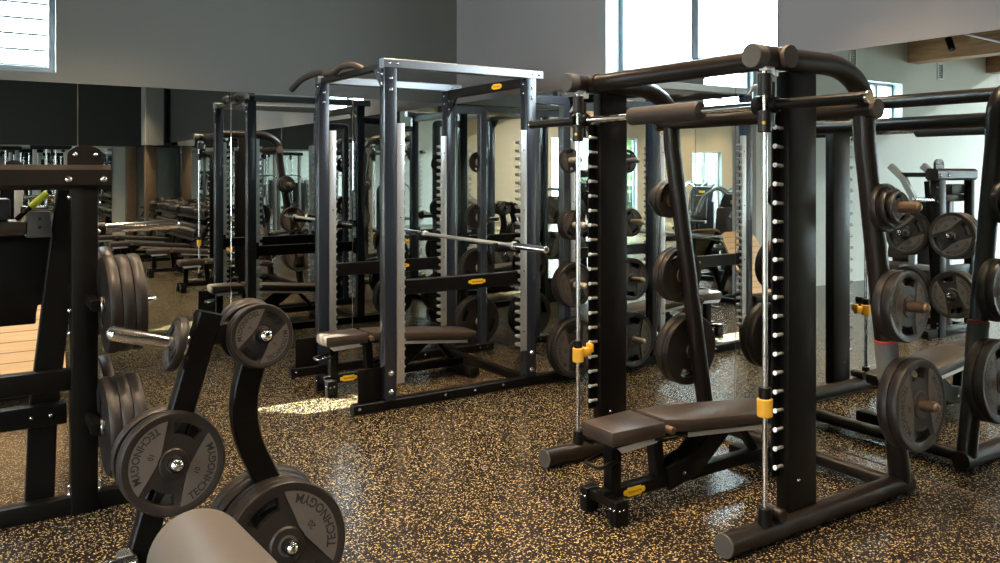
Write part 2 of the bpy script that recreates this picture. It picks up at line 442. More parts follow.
# ceiling lamps
LAMPS = [(1.0, 5.9), (2.7, 5.3), (2.3, 3.0), (.4, 3.4), (1.4, 1.2), (2.6, -1.8), (.4, -1.8), (2.6, -4.6), (.4, -4.6), (-1.8, 1.2), (-1.8, 4.6), (-1.8, -3), (3.35, 4.5), (3.35, 2.5), (3.35, .9), (3.3, -3.2), (3.3, -6), (-13.6, -7.2), (-15.2, -7.2), (-16.8, -7.2)]  # row by the right wall is added for warm tube and dumbbell highlights
for i, (x, y) in enumerate(LAMPS):
    t = thing('ceiling_spotlight', (x, y, ZC), 'round warm ceiling spotlight flush in the dark ceiling of the gym', 'ceiling light', 'ceiling spotlights')
    mb = MB(); mb.lathe([(.062, -.002), (.085, -.002), (.085, -.018), (.062, -.022), (.062, -.002)], seg=24); mb.build('trim_ring', M['white'], t)
    mb = MB(); mb.lathe([(0, -.004), (.06, -.004), (.06, -.010), (0, -.010)], seg=24); mb.build('diffuser', M['lampglow'], t)
    l = bpy.data.lights.new('spotlight_beam', 'SPOT'); l.energy = 330; l.color = (1, .74, .47); l.spot_size = R(82) if x > 3 else R(112); l.spot_blend = 1.0; l.shadow_soft_size = .07
    lo = bpy.data.objects.new('spotlight_beam', l); C.objects.link(lo); lo.location = (0, 0, -.03); lo.parent = t

for i, (x, y) in enumerate(((-7.9, 4), (-7.9, -1), (-12.8, 4), (-12.8, -1), (-16, 1.5), (-7.9, -5.5), (-.8, -3.2))):  # unseen linear lights, added as cool fill for the hall and rear
    t = thing('linear_fill_light', (x, y, ZC-.02), 'long white linear light, unseen, added to brighten the hall', 'ceiling light', 'added linear fill lights')
    mb = MB(); mb.bx(-.06, .06, -.9, .9, -.06, .02, .005); mb.build('housing', M['white'], t)
    mb = MB(); mb.bx(-.05, .05, -.88, .88, -.068, -.058); mb.build('diffuser', M['coolfill'], t, None, 0)
    l = bpy.data.lights.new('linear_fill_beam', 'AREA'); l.shape = 'RECTANGLE'; l.size = .1; l.size_y = 1.76; l.energy = 330 if x < -5 else 45; l.color = (.92, .98, 1)
    lo = bpy.data.objects.new('linear_fill_beam', l); C.objects.link(lo); lo.location = (0, 0, -.072); lo.parent = t

# ------------------------------------------------------------------ weight plates
NUM = {'A': '20', 'B': '10', 'C': '5', 'D': '2.5', 'E': '1.25'}
DIM = {'A': (.228, .050), 'B': (.176, .044), 'C': (.118, .036), 'D': (.098, .030), 'E': (.078, .026)}
PROTO = {}
def make_plate(k):
    rad, th = DIM[k]; h = th/2; seg = 64
    mb = MB(); bm = mb.bm
    rr = [.13, .30, .57, .79, .88, .97, 1.0]
    dep = .16*th
    zf = {0: h-dep*.2, 1: h-dep, 2: h-dep, 3: h-dep, 4: h, 5: h, 6: h-.05*rad}
    zh = h-dep*.2
    def slot(j):  # angular cells around +90 and -90 degrees
        a = (j+.5)*360/seg
        return min(abs((a-90+180) % 360-180), abs((a+90+180) % 360-180)) < 23
    F = [[bm.verts.new((rad*r*math.cos(2*math.pi*j/seg), rad*r*math.sin(2*math.pi*j/seg), zf[i])) for j in range(seg)] for i, r in enumerate(rr)]
    B = [[bm.verts.new((rad*r*math.cos(2*math.pi*j/seg), rad*r*math.sin(2*math.pi*j/seg), -zf[i])) for j in range(seg)] for i, r in enumerate(rr)]
    H = [bm.verts.new((rad*.27*math.cos(2*math.pi*j/seg), rad*.27*math.sin(2*math.pi*j/seg), h-dep*.2)) for j in range(seg)]
    for i in range(len(rr)-1):
        for j in range(seg):
            k2 = (j+1) % seg
            if i == 2 and slot(j):
                if not slot((j-1) % seg): bm.faces.new((F[2][j], F[3][j], B[3][j], B[2][j]))
                if not slot(k2): bm.faces.new((F[2][k2], F[3][k2], B[3][k2], B[2][k2]))
                bm.faces.new((F[2][j], F[2][k2], B[2][k2], B[2][j])); bm.faces.new((F[3][j], F[3][k2], B[3][k2], B[3][j]))
                continue
            if i == 0:
                bm.faces.new((F[0][j], F[0][k2], H[k2], H[j])); bm.faces.new((H[j], H[k2], F[1][k2], F[1][j]))
            else: bm.faces.new((F[i][j], F[i][k2], F[i+1][k2], F[i+1][j]))
            bm.faces.new((B[i][j], B[i+1][j], B[i+1][k2], B[i][k2]))
    for j in range(seg):
        k2 = (j+1) % seg
        bm.faces.new((F[-1][j], F[-1][k2], B[-1][k2], B[-1][j])); bm.faces.new((F[0][j], B[0][j], B[0][k2], F[0][k2]))
    o = mb.build('weight_plate', M['rubber'])
    # two raised grey wings
    mb = MB()
    for sgn in (0, 180):
        pts = []
        for a in range(-60, 61, 4): pts.append((.84*rad*math.cos(R(a+sgn)), .84*rad*math.sin(R(a+sgn))))
        for a in (15, 8, 0, -8, -15): pts.append((.31*rad*math.cos(R(a*1.0+sgn)), .31*rad*math.sin(R(a*1.0+sgn))))
        mb.prism(pts, h-dep*1.02, h-dep*.15)
    mb.build('face_panel', M['wing'], o)
    mb = MB(); z = h-dep*.15+.0006
    for sgn in (180, 0):
        arc_text(mb, 'TECHNOGYM', rad*.205, rad*.80, R(sgn), z)
        arc_text(mb, NUM[k], rad*.15, rad*.52, R(sgn), z)
    mb.build('lettering', M['ink'], o, None, 0)
    mb = MB(); mb.lathe([(rad*.125, -h), (rad*.165, -h), (rad*.165, h-.001), (rad*.125, h-.001), (rad*.125, -h)], seg=28)
    mb.build('hub_ring', M['cap'], o)
    return o
GAP = .003
SIZE_WORD = {'A': 'large', 'B': 'medium', 'C': 'small', 'D': 'very small', 'E': 'tiny'}
ORD = ['innermost', 'second', 'third', 'fourth', 'fifth']
def stack(base, d, seq, where, group, r0=0, bare_inner=True):
    """plates along direction d starting at base; seq of kinds from the inside out"""
    d = Vector(d).normalized(); p = Vector(base); n = len(seq)
    for i, k in enumerate(seq):
        th = DIM[k][1]
        c = p + d*(GAP+th/2); p = c + d*(th/2)
        pos = 'single' if n == 1 else ('outermost' if i == n-1 else ORD[i])
        lab = f'{SIZE_WORD[k]} black plate, {pos} on {where}'
        roll = r0 if i == n-1 else random.uniform(-90, 90)
        if k not in PROTO:
            o = PROTO[k] = make_plate(k)
        else: o = copy_tree(PROTO[k])
        tag(o, lab, 'weight plate', group)
        o.matrix_world = Matrix.Translation(c) @ frame_of(d).to_4x4() @ Matrix.Rotation(R(roll), 4, 'Z')
    return p

def bolt(parent, p, d, r=.011, off=(0, 0, 0), m='chrome'):
    mb = MB(); mb.dome(p, d, r, r*.7, 12); return mb.build('bolt', M[m], parent, off)

def badge(parent, c, normal, w=.12, hgt=.032, off=(0, 0, 0), flip=False):
    """small yellow maker's badge: rounded hexagon-ended plate with dark lettering"""
    mt = Matrix.Translation(Vector(c)) @ frame_of(normal).to_4x4()
    mb = MB(); a, b = w/2, hgt/2
    mb.prism([(-a, 0), (-a+.006, -b*.6), (-a+.022, -b*.6), (-a+.028, -b), (a-.028, -b), (a-.022, -b*.6), (a-.006, -b*.6), (a, 0), (a-.006, b*.6), (a-.022, b*.6), (a-.028, b), (-a+.028, b), (-a+.022, b*.6), (-a+.006, b*.6)], -.001, .004, mt)
    o = mb.build('badge', M['badge'], parent, off)
    mb = MB(); flat_text(mb, 'TECHNOGYM', .02, mt @ Matrix.Translation((0, 0, .0046)), w*.62)
    mb.build('badge_lettering', M['ink'], o, off, 0)
    return o

def horn(parent, p0, d, length, r=.024, off=(0, 0, 0), m='bronze', tip='bronze', collar=True, tipr=None):
    d = Vector(d).normalized(); p0 = Vector(p0); p1 = p0+d*length
    mb = MB(); mb.cyl(p0, p1, r, seg=20, bev=.003)
    if collar: mb.cyl(p0, p0+d*.012, r*1.9, seg=24, bev=.002)
    h = mb.build('plate_horn', M[m], parent, off)
    tr = tipr or r*.85
    mb = MB(); mb.dome(p1-d*.001, d, tr, tr*.7, 20); mb.build('horn_cap', M[tip], h, off)
    return h

# ------------------------------------------------------------------ smith machine
def smith():
    Yr, Yl, zt = 2.40, 3.705, 2.158
    L0 = (3.4, 3.05, 0)
    t = thing('smith_machine', L0, 'dark brown tubular smith machine with guide rods and loaded plate horns at the right', 'smith machine')
    def leg_x(z): return 3.70 + (1.97-z)/1.91*.34
    for Y, s in ((Yr, -1), (Yl, 1)):
        pts = [(2.90, Y, zt), (3.42, Y, zt)] + [(3.42+.30*math.sin(a), Y, zt-.19*(1-math.cos(a))) for a in (R(15), R(30), R(45), R(60), R(75), R(88))] + [(leg_x(1.8), Y, 1.8), (leg_x(1.0), Y, 1.0), (leg_x(.07), Y, .07)]
        mb = MB(); mb.tube(pts, .052, 20, up=(0, 1, 0)); sf = mb.build('side_frame', M['tube'], t, L0, 50)
        mb = MB(); mb.cyl((2.893, Y, zt), (2.90, Y, zt), .0535, seg=28, bev=.002); mb.cyl((2.90, Y, zt), (2.955, Y, zt), .0535, seg=28); mb.build('end_cap', M['cap'], sf, L0)
        mb = MB(); mb.tube([(2.735, Y-.01*s, .055), (4.10, Y, .055)], .05, 24); bt = mb.build('base_tube', M['tube'], t, L0)
        mb = MB(); mb.cyl((2.728, Y-.01*s, .055), (2.74, Y-.01*s, .055), .0515, seg=28, bev=.002); mb.build('end_cap', M['cap'], bt, L0)
        mb = MB(); mb.bx(2.80, 2.86, Y-.03, Y+.03, 0, .02); mb.build('rubber_foot', M['black'], bt, L0)
        mb = MB(); mb.bx(3.96, 4.02, Y-.03, Y+.03, 0, .02); mb.build('rubber_foot', M['black'], bt, L0)
        # column with pegs
        yc = Y + .035
        mb = MB(); mb.bx(3.15, 3.352, Y, Y+.07, .085, 2.11, .006); col = mb.build('column', M['black'], t, L0)
        mb = MB(); mb.bx(3.10, 3.151, Y+.050, Y+.058, .26, 1.93, .001)
        mb.build('peg_channel', M['black'], col, L0)
        z = .31
        pegm = None
        while z < 1.86:
            if pegm is None:
                mb = MB(); mb.cyl((.05, 0, 0), (-.012, -.008, .004), .008, seg=10, bev=.002); mb.cyl((-.006, -.006, .003), (-.014, -.008, .004), .0115, seg=10, bev=.002)
                pegm = mb.build('peg', M['silver'], col)
            else:
                pegm = pegm.copy(); C.objects.link(pegm)
            pegm.location = (3.10-L0[0], yc-L0[1], z-L0[2]); z += .0855
        bolt(col, (3.20, Y-.001, 1.98), (0, -1, 0), .008, L0); bolt(col, (3.22, Y-.001, .24), (0, -1, 0), .008, L0)
        # guide rod
        yr_ = Y - .012
        mb = MB(); mb.cyl((2.97, yr_, .1), (2.97, yr_, 2.12), .0125, seg=18); rod = mb.build('guide_rod', M['chrome'], t, L0)
        mb = MB(); mb.cyl((2.97, yr_, .095), (2.97, yr_, .175), .031, .027, 20, .004); mb.build('rubber_bumper', M['black'], rod, L0)
        mb = MB(); mb.box((3.035, Y+.01, .13), (.06, .05, .05), .008); mb.cyl((3.05, Y-.05, .13), (3.05, Y+.05, .13), .028, seg=18, bev=.004); mb.build('rod_clamp', M['tube'], t, L0)
        mb = MB(); mb.box((2.985, yr_, 2.105), (.06, .04, .02), .004); mb.box((3.01, yr_, 2.085), (.03, .06, .03), .004); mb.build('rod_bracket', M['silver'], t, L0)
        # bar carriage
        mb = MB()
        for zz in (2.035, 1.872): mb.cyl((2.97, yr_, zz-.048), (2.97, yr_, zz+.048), .031, seg=20, bev=.004)
        mb.box((3.005, yr_, 1.95), (.03, .035, .2), .006)
        car = mb.build('bar_carriage', M['tube'], t, L0)
        mb = MB(); mb.lathe([(0, 0), (.008, 0), (.008, .003), (0, .003)], Matrix.Translation((2.942, yr_-.016, 1.865)) @ frame_of((-.8, -.6, 0)).to_4x4(), 12); mb.build('safety_sticker', M['badge'], car, L0)
        mb = MB()   # rotating hooks and lock wheel
        mb.cyl((3.0, Y+.02, 1.945), (3.0, Y+.06, 1.945), .045, seg=20, bev=.006)
        mb.box((3.045, Y+.035, 1.965), (.085, .018, .03), .005); mb.box((3.05, Y+.035, 1.91), (.07, .016, .022), .005, rot=(0, R(30), 0))
        mb.build('bar_hook', M['black'], t, L0)
        mb = MB(); mb.cyl((3.0, Y-.06, 1.945), (3.0, Y-.03, 1.945), .036, seg=20, bev=.005); mb.build('lock_collar', M['black'], t, L0)
        mb = MB(); mb.tube(fillet([(3.03, Y+.05, 2.02), (3.03, Y+.09, 2.05), (3.01, Y+.11, 2.0)], .03), .008, 10); mb.build('hook_lever', M['silver'], t, L0)
    mb = MB(); mb.cyl((leg_x(.60), Yr, .60), (leg_x(.80), Yr, .80), .056, seg=24, bev=.003); wr = mb.build('grey_sleeve', M['greywrap'], t, L0)
    mb = MB(); mb.cyl((leg_x(.798), Yr, .798), (leg_x(.812), Yr, .812), .057, seg=24, bev=.002); mb.build('red_ring', M['redring'], wr, L0)
    # smith bar
    mb = MB(); mb.cyl((3.0, Yr, 1.945), (3.0, Yl, 1.945), .020, seg=18); sb = mb.build('smith_bar', M['chrome'], t, L0)
    for Y, s in ((Yr-.03, -1), (Yl+.03, 1)):
        mb = MB(); mb.cyl((3.0, Y, 1.945), (3.0, Y+s*.45, 1.945), .0245, seg=20, bev=.003); sl = mb.build('bar_sleeve', M['black'], sb, L0)
        mb = MB(); mb.cyl((3.0, Y+s*.45, 1.945), (3.0, Y+s*.462, 1.945), .027, seg=20, bev=.002); mb.build('sleeve_cap', M['chrome'], sb, L0)
    # cross bars
    mb = MB(); mb.tube([(3.06, Yr-.075, zt), (3.06, Yl+.02, zt)], .047, 24)
    cb = mb.build('top_crossbar', M['tube'], t, L0)
    mb = MB(); mb.cyl((3.06, Yr-.083, zt), (3.06, Yr-.06, zt), .051, seg=28, bev=.002); mb.build('end_cap', M['bronze_cap'], cb, L0)
    mb = MB(); mb.cyl((3.06, Yl-.09, zt), (3.06, Yl-.055, zt), .053, seg=28, bev=.002); mb.cyl((3.06, Yr+.055, zt), (3.06, Yr+.09, zt), .053, seg=28, bev=.002); mb.build('crossbar_collar', M['tube'], cb, L0)
    xr = leg_x(1.955)
    mb = MB(); mb.tube([(xr, Yr-.085, 1.955), (xr, Yl+.085, 1.955)], .043, 24); cb = mb.build('rear_crossbar', M['tube'], t, L0)
    for a, b in ((Yr-.092, Yr-.07), (Yl+.07, Yl+.092)):
        mb = MB(); mb.cyl((xr, a, 1.955), (xr, b, 1.955), .048, seg=28, bev=.002); mb.build('end_cap', M['bronze_cap'], cb, L0)
    mb = MB(); mb.tube([(4.01, Yr, .055), (4.01, Yl, .055)], .036, 20); mb.build('floor_crossbar', M['tube'], t, L0)
    # yellow safety stops
    mb = MB(); mb.cyl((2.97, Yr-.012, .575), (2.97, Yr-.012, .655), .034, seg=22, bev=.004); ss = mb.build('safety_stop', M['yellow'], t, L0)
    mb = MB(); mb.cyl((2.97, Yr-.012, .655), (2.97, Yr-.012, .705), .028, seg=22, bev=.004); mb.build('stop_cushion', M['black'], ss, L0)
    mb = MB(); mb.cyl((2.97, Yl-.012, .565), (2.97, Yl-.012, .645), .032, seg=22, bev=.004); mb.box((3.03, Yl+.008, .607), (.09, .03, .05), .006); mb.box((3.075, Yl+.01, .63), (.02, .05, .05), .005)
    ss = mb.build('safety_stop', M['yellow'], t, L0)
    mb = MB(); mb.cyl((2.97, Yl-.012, .645), (2.97, Yl-.012, .69), .025, seg=22, bev=.004); mb.build('stop_cushion', M['black'], ss, L0)
    # horns and plates
    specs = {(1): [('A', 'A'), ('B', 'B'), ('C', 'C', 'D', 'E')], (-1): [('A', 'A'), ('B', 'B'), ('C', 'D', 'E')]}
    for Y, s, side in ((Yr, -1, 'right'), (Yl, 1, 'left')):
        for zi, (z, row) in enumerate(((.50, 'bottom'), (.99, 'middle'), (1.475, 'top'))):
            x = leg_x(z)
            horn(t, (x, Y+s*.045, z), (0, s, .05), .185 if zi < 2 else .195, .027, L0)
            stack((x, Y+s*.052, z), (0, s, .05), specs[s][zi], f'the {row} horn of the smith machine {side} leg', f'plates on the smith machine {side} leg', r0=(3, -8, 20)[zi])
    return t
M['bronze_cap'] = mat('brown_plastic_cap', (.07, .05, .04), .5, 0, .08, 40)
M['greywrap'] = mat('grey_sleeve_plastic', (.17, .17, .17), .5, 0, .2, 60)
M['redring'] = mat('red_ring_plastic', (.5, .06, .03), .5, 0, .1, 40)
smith()
# foam pad on the smith bar
o = MB(); o.cyl((0, -.245, 0), (0, .245, 0), .047, seg=32, bev=.006)
p = o.build('foam_bar_pad', M['foam']); p.location = (3.0, 3.035, 1.945); tag(p, 'dark brown foam pad wrapped round the middle of the smith machine bar', 'bar pad')

# ------------------------------------------------------------------ bench
def bench():
    t = thing('weight_bench', (0, 0, 0), 'adjustable black weight bench', 'bench')
    mb = MB(); mb.prism([(0, -.115), (.33, -.135), (.33, .135), (0, .115)], .366, .442, bev=.018); mb.build('seat', M['pad'], t)
    mb = MB(); mb.prism([(.02, -.10), (.31, -.12), (.31, .12), (.02, .10)], .352, .374, bev=.004); mb.build('seat_base', M['black'], t)
    for s in (-1, 1):
        mb = MB(); mb.prism([(.03, .362), (.30, .372), (.28, .345), (.06, .335)], -.004, .004, Matrix.Translation((0, s*.113, 0)) @ Matrix.Rotation(R(90), 4, 'X')); mb.build('seat_side_strip', M['silver'], t)
    # declined back pad
    mt = Matrix.Translation((.350, 0, .445)) @ Matrix.Rotation(R(5.5), 4, 'Y')
    mb = MB(); mb.prism([(0, -.105), (.16, -.145), (.92, -.145), (.95, -.12), (.95, .12), (.92, .145), (.16, .145), (0, .105)], -.066, 0, mt, .016); bp = mb.build('back_pad', M['pad'], t)
    mb = MB(); mb.prism([(.03, -.08), (.18, -.125), (.90, -.125), (.90, .125), (.18, .125), (.03, .08)], -.088, -.062, mt, .004); mb.build('back_pad_base', M['black'], t)
    for s in (-1, 1):
        mb = MB(); mb.box(mt @ Vector((.50, s*.128, -.080)), (.72, .008, .022), rot=mt.to_3x3()); mb.build('back_side_strip', M['silver'], t)
    for s in (-1, 1):
        mb = MB(); mb.cyl((.345, s*.115, .402), (.345, s*.165, .402), .019, seg=20, bev=.003); mb.build('pivot_knob', M['bronze'], t)
    mb = MB(); mb.box((.10, 0, .24), (.065, .06, .26), .006); mb.build('front_post', M['black'], t)
    mb = MB(); mb.bar([(.40, 0, .09), (.365, 0, .40)], .06, .065, up=(1, 0, 0)); mb.build('middle_post', M['black'], t)
    mb = MB(); mb.bx(.02, 1.22, -.032, .032, .072, .132, .006); rail = mb.build('base_rail', M['black'], t)
    badge(rail, (.21, -.0335, .102), (0, -1, 0), .14, .042)
    for s in (-1, 1):
        mb = MB(); mb.box((.045, s*.105, .060), (.08, .055, .116), .006); ft = mb.build('front_foot', M['black'], t)
        for xx in (.028, .056): bolt(ft, (xx, s*.105-.028, .075), (0, -1, 0), .006)
        for yy in (-.013, .013): bolt(ft, (.0045, s*.105+yy, .08), (-1, 0, 0), .006)
    mb = MB(); mb.bx(.02, .075, -.08, .08, .07, .112, .005); mb.build('foot_crossbar', M['black'], t)
    mb = MB(); mb.tube(fillet([(.08, .05, .28), (-.035, .05, .265), (-.035, -.06, .265), (.09, -.06, .28)], .03), .009, 12); mb.build('lift_handle', M['black'], t)
    mb = MB()
    for s in (-1, 1): mb.bar([(.42, s*.045, .12), (.62, s*.045, .16), (.86, s*.045, .345)],   .03, .12, up=(0, 0, 1))
    mb.cyl((.55, -.06, .15), (.55, .06, .15), .03, seg=18)
    mb.build('support_bracket', M['black'], t)
    mb = MB(); mb.cyl((.52, -.068, .135), (.52, .068, .135), .009, seg=12); mb.build('support_pin', M['chrome'], t)
    mb = MB(); mb.bar([(.95, 0, .33), (1.12, 0, .13)], .05, .04); mb.build('rear_strut', M['black'], t)
    mb = MB(); mb.bx(1.17, 1.25, -.22, .22, .02, .085, .006); rf = mb.build('rear_foot', M['black'], t)
    for s in (-1, 1):
        mb = MB(); mb.cyl((1.21, s*.19-.02, .035), (1.21, s*.19+.02, .035), .035, seg=20, bev=.004); mb.build('wheel', M['rubber'], rf)
    return t
b1 = bench(); b1.location = (2.54, 3.02, 0); b1['label'] = 'brown padded weight bench with yellow badge standing inside the smith machine'
b2 = copy_tree(b1); b2.location = (2.255, 5.84, 0); b2['label'] = 'weight bench standing inside the power rack, its seat end lit by sun'
for x, y, rz, lab in ((2.5, 1.05, .05, 'weight bench reflected in the left mirror just past the smith machine bench'), (2.2, -.65, 0, 'weight bench reflected in the left mirror in front of the near dumbbell rack'),
                      (2.2, -2.3, 0, 'weight bench reflected in the left mirror in front of the far dumbbell rack')):
    b = copy_tree(b1); b.location = (x, y, 0); b.rotation_euler = (0, 0, rz); b['label'] = lab
for b in [o for o in C.objects if o.name.startswith('weight_bench')]: b['group'] = 'weight benches'

# ------------------------------------------------------------------ power rack
def rack():
    L0 = (3.3, 5.87, 0); Yn, Yf, Xf, Xb, Xs = 5.22, 6.46, 2.51, 3.705, 4.06; H = 2.375; w = .09
    t = thing('power_rack', L0, 'tall blue black power rack with steel strips on its posts near the room corner', 'power rack')
    for Y, row in ((Yn, -1), (Yf, 1)):
        mb = MB(); mb.bar([(2.24, Y, .035), (4.17, Y, .035)], .07, .07); br = mb.build('base_rail', M['black'], t, L0)
        for x in (2.28, 2.95, 3.2, 3.45, 4.02, 4.1): bolt(br, (x, Y-.0355, .04), (0, -1, 0), .010, L0)
        for X, s in ((Xf, 1), (Xb, -1)):
            mb = MB(); mb.box((X, Y, (H+.07)/2), (w, w, H-.07), .006); up = mb.build('upright', M['rackblue'], t, L0)
            for z in (.13, .26, 2.22, 2.30): bolt(up, (X, Y-w/2-.0005, z), (0, -1, 0), .020 if z < 1 else .014, L0)
            for z in (2.26, 2.33): bolt(up, (X-w/2-.0005, Y, z), (-1, 0, 0), .012, L0)
            # toothed steel strip on the inner side
            xs = X + s*(w/2+.002)
            z0, z1 = (.18, 1.99) if s > 0 else (.28, 1.97)
            poly = [(0, z0), (.014, z0)]; z = z0+.045
            while z < z1-.04:
                poly += [(.014, z-.014), (.062, z-.010), (.072, z+.004), (.064, z+.014), (.014, z+.014)]; z += .062
            poly += [(.014, z1), (0, z1)]
            fl = Matrix(((s, 0, 0, xs), (0, 0, 1, Y), (0, 1, 0, 0), (0, 0, 0, 1)))
            mb = MB(); mb.prism(poly, -.036, .014, fl); st = mb.build('steel_strip', M['silver'], up, L0, 0)
            mb = MB(); mb.bx(*sorted((xs, xs+s*.056)), Y-.047, Y-.040, z0, z1, .001); mb.build('strip_flange', M['silver'], up, L0)
            z = z0+.15
            for q in range(4):
                bolt(up, (xs+s*.028, Y-.0475, z), (0, -1, 0), .008, L0); z += (z1-z0-.3)/3
        # guard plate and gusset in front of the front upright
        mb = MB(); mb.bx(2.285, 2.47, Y+.0, Y+.012, .07, .30, .003); mb.build('guard_plate', M['black'], t, L0)
        # top rails along X
        mb = MB(); mb.bar([(2.46, Y, H+.03), (3.82, Y, H+.03)], .075, .065); tr = mb.build('top_rail', M['silverpaint'], t, L0)
        for x in (2.5, 2.56, 3.72, 3.78): bolt(tr, (x, Y-.038, H+.03), (0, -1, 0), .011, L0)
        # storage post and its top link
        mb = MB(); mb.bar(fillet([(Xb+.04, Y, 2.215), (Xs, Y, 2.215), (Xs, Y, .07)], .02, 3), .07, .07, up=(0, 1, 0)); sp = mb.build('storage_post', M['rackblue'], t, L0)
        for zi, (z, k, nm) in enumerate(((1.74, ('D',), 'top'), (1.23, ('C', 'C'), 'second'), (.76, ('B', 'B'), 'third'), (.265, ('A', 'A'), 'bottom'))):
            side = 'near' if row < 0 else 'far'
            horn(t, (Xs, Y+row*.03, z), (0, row, .04), (.17, .22, .23, .235)[zi], .024, L0, m='palehorn', tip='white_tip')
            stack((Xs, Y+row*.047, z), (0, row, .04), k, f'the {nm} horn of the rack {side} post', f'plates on the power rack {side} storage post', r0=(10, -30, 15, 4)[zi])
        # safety beam
        mb = MB(); mb.bar([(Xf+.06, Y+.0, .84), (Xb-.06, Y+.0, .84)], .05, .105); sb = mb.build('safety_beam', M['black'], t, L0)
        badge(sb, (3.22, Y-.0255, .84), (0, -1, 0), .15, .036, L0)
        for xa in (Xf+.05, Xb-.075):
            mb = MB(); mb.bx(xa, xa+.025, Y-.035, Y+.035, .76, .93, .004); mb.build('beam_hook', M['black'], sb, L0)
        # bar rest
        mb = MB(); mb.bx(Xb-.13, Xb-.095, Y-.03, Y+.03, 1.03, 1.13, .004); mb.bx(Xb-.30, Xb-.10, Y-.028, Y+.028, 1.045, 1.085, .004); mb.bx(Xb-.31, Xb-.295, Y-.028, Y+.028, 1.05, 1.115, .004); mb.bx(Xb-.11, Xb-.05, Y-.03, Y+.03, 1.05, 1.12, .004)
        mb.build('bar_rest', M['black'], t, L0)
    # cross members along Y
    mb = MB(); mb.bar([(Xb, Yn+.03, .035), (Xb, Yf-.03, .035)], .06, .06); mb.build('floor_crossbar', M['black'], t, L0)
    mb = MB(); mb.bar([(Xb, Yn+.04, H-.03), (Xb, Yf-.04, H-.03)], .06, .075); tc = mb.build('top_crossbar', M['black'], t, L0)
    badge(tc, (Xb-.031, 5.62, H-.03), (-1, 0, 0), .15, .045, L0)
    for y, s in ((Yf-.045, -1), ):
        mb = MB(); mb.prism([(0, 0), (.16*s, 0), (0, -.17)], -.006, .006, Matrix.Translation((Xb-.03, y, H-.065)) @ Matrix(((0, 0, 1, 0), (1, 0, 0, 0), (0, 1, 0, 0), (0, 0, 0, 1)))); g = mb.build('gusset', M['black'], t, L0)
        for a, b in ((-.03, -.03), (-.09, -.03), (-.03, -.10)): bolt(g, (Xb-.0365, y+a, H-.065+b), (-1, 0, 0), .010, L0)
    # pull-up bar with curved grips at the front
    mb = MB(); mb.bar([(Xf, Yn+.03, H+.02), (Xf, Yf+.05, H+.02)], .05, .05); pb = mb.build('pull_up_bar', M['tube'], t, L0)
    for y0, y1, out in ((6.05, 6.80, .09), (5.62, 6.12, .06)):
        pts = fillet([(Xf-.01, y0, H+.03), (Xf-.06, y0+.05, H+.065), (Xf-.06-out*.3, (y0+y1)/2, H+.075), (Xf-.02-out, y1-.12, H+.04), (Xf-.05-out, y1, H-.03 if y1 > 6.5 else H+.04)], .1, 5)
        mb = MB(); mb.tube(pts, .025, 14); mb.build('curved_grip', M['foam'], pb, L0)
    for Y, s in ((Yn, 1), (Yf, -1)):
        mb = MB(); mb.prism([(0, 0), (.13*s, 0), (0, -.15)], -.006, .006, Matrix.Translation((Xf-.047, Y+s*.0, H-.005)) @ Matrix(((0, 0, 1, 0), (1, 0, 0, 0), (0, 1, 0, 0), (0, 0, 0, 1)))); g = mb.build('gusset', M['rackblue'], t, L0)
        bolt(g, (Xf-.0535, Y+s*.04, H-.03), (-1, 0, 0), .010, L0)
    return t
M['palehorn'] = mat('pale_steel_horn', (.62, .55, .45), .35, .6, .1, 60)
M['white_tip'] = mat('pale_plastic_tip', (.62, .58, .5), .45, 0, .04, 40)
rack()
# barbell on the rests
t = thing('barbell', (3.465, 5.76, 1.102), 'long chrome barbell resting across the bar rests of the power rack', 'barbell')
mb = MB(); mb.cyl((0, -.72, 0), (0, .72, 0), .016, seg=18); mb.build('shaft', M['silver'], t)
for s in (-1, 1):
    mb = MB(); mb.cyl((0, s*.70, 0), (0, s*1.10, 0), .025, seg=20, bev=.004); sl = mb.build('sleeve', M['chrome'], t)
    mb = MB(); mb.cyl((0, s*.68, 0), (0, s*.71, 0), .031, seg=22, bev=.004); mb.build('collar', M['silver'], sl)
    mb = MB(); mb.cyl((0, s*1.10, 0), (0, s*1.102, 0), .016, seg=18); mb.build('end_cap', M['cap'], sl)

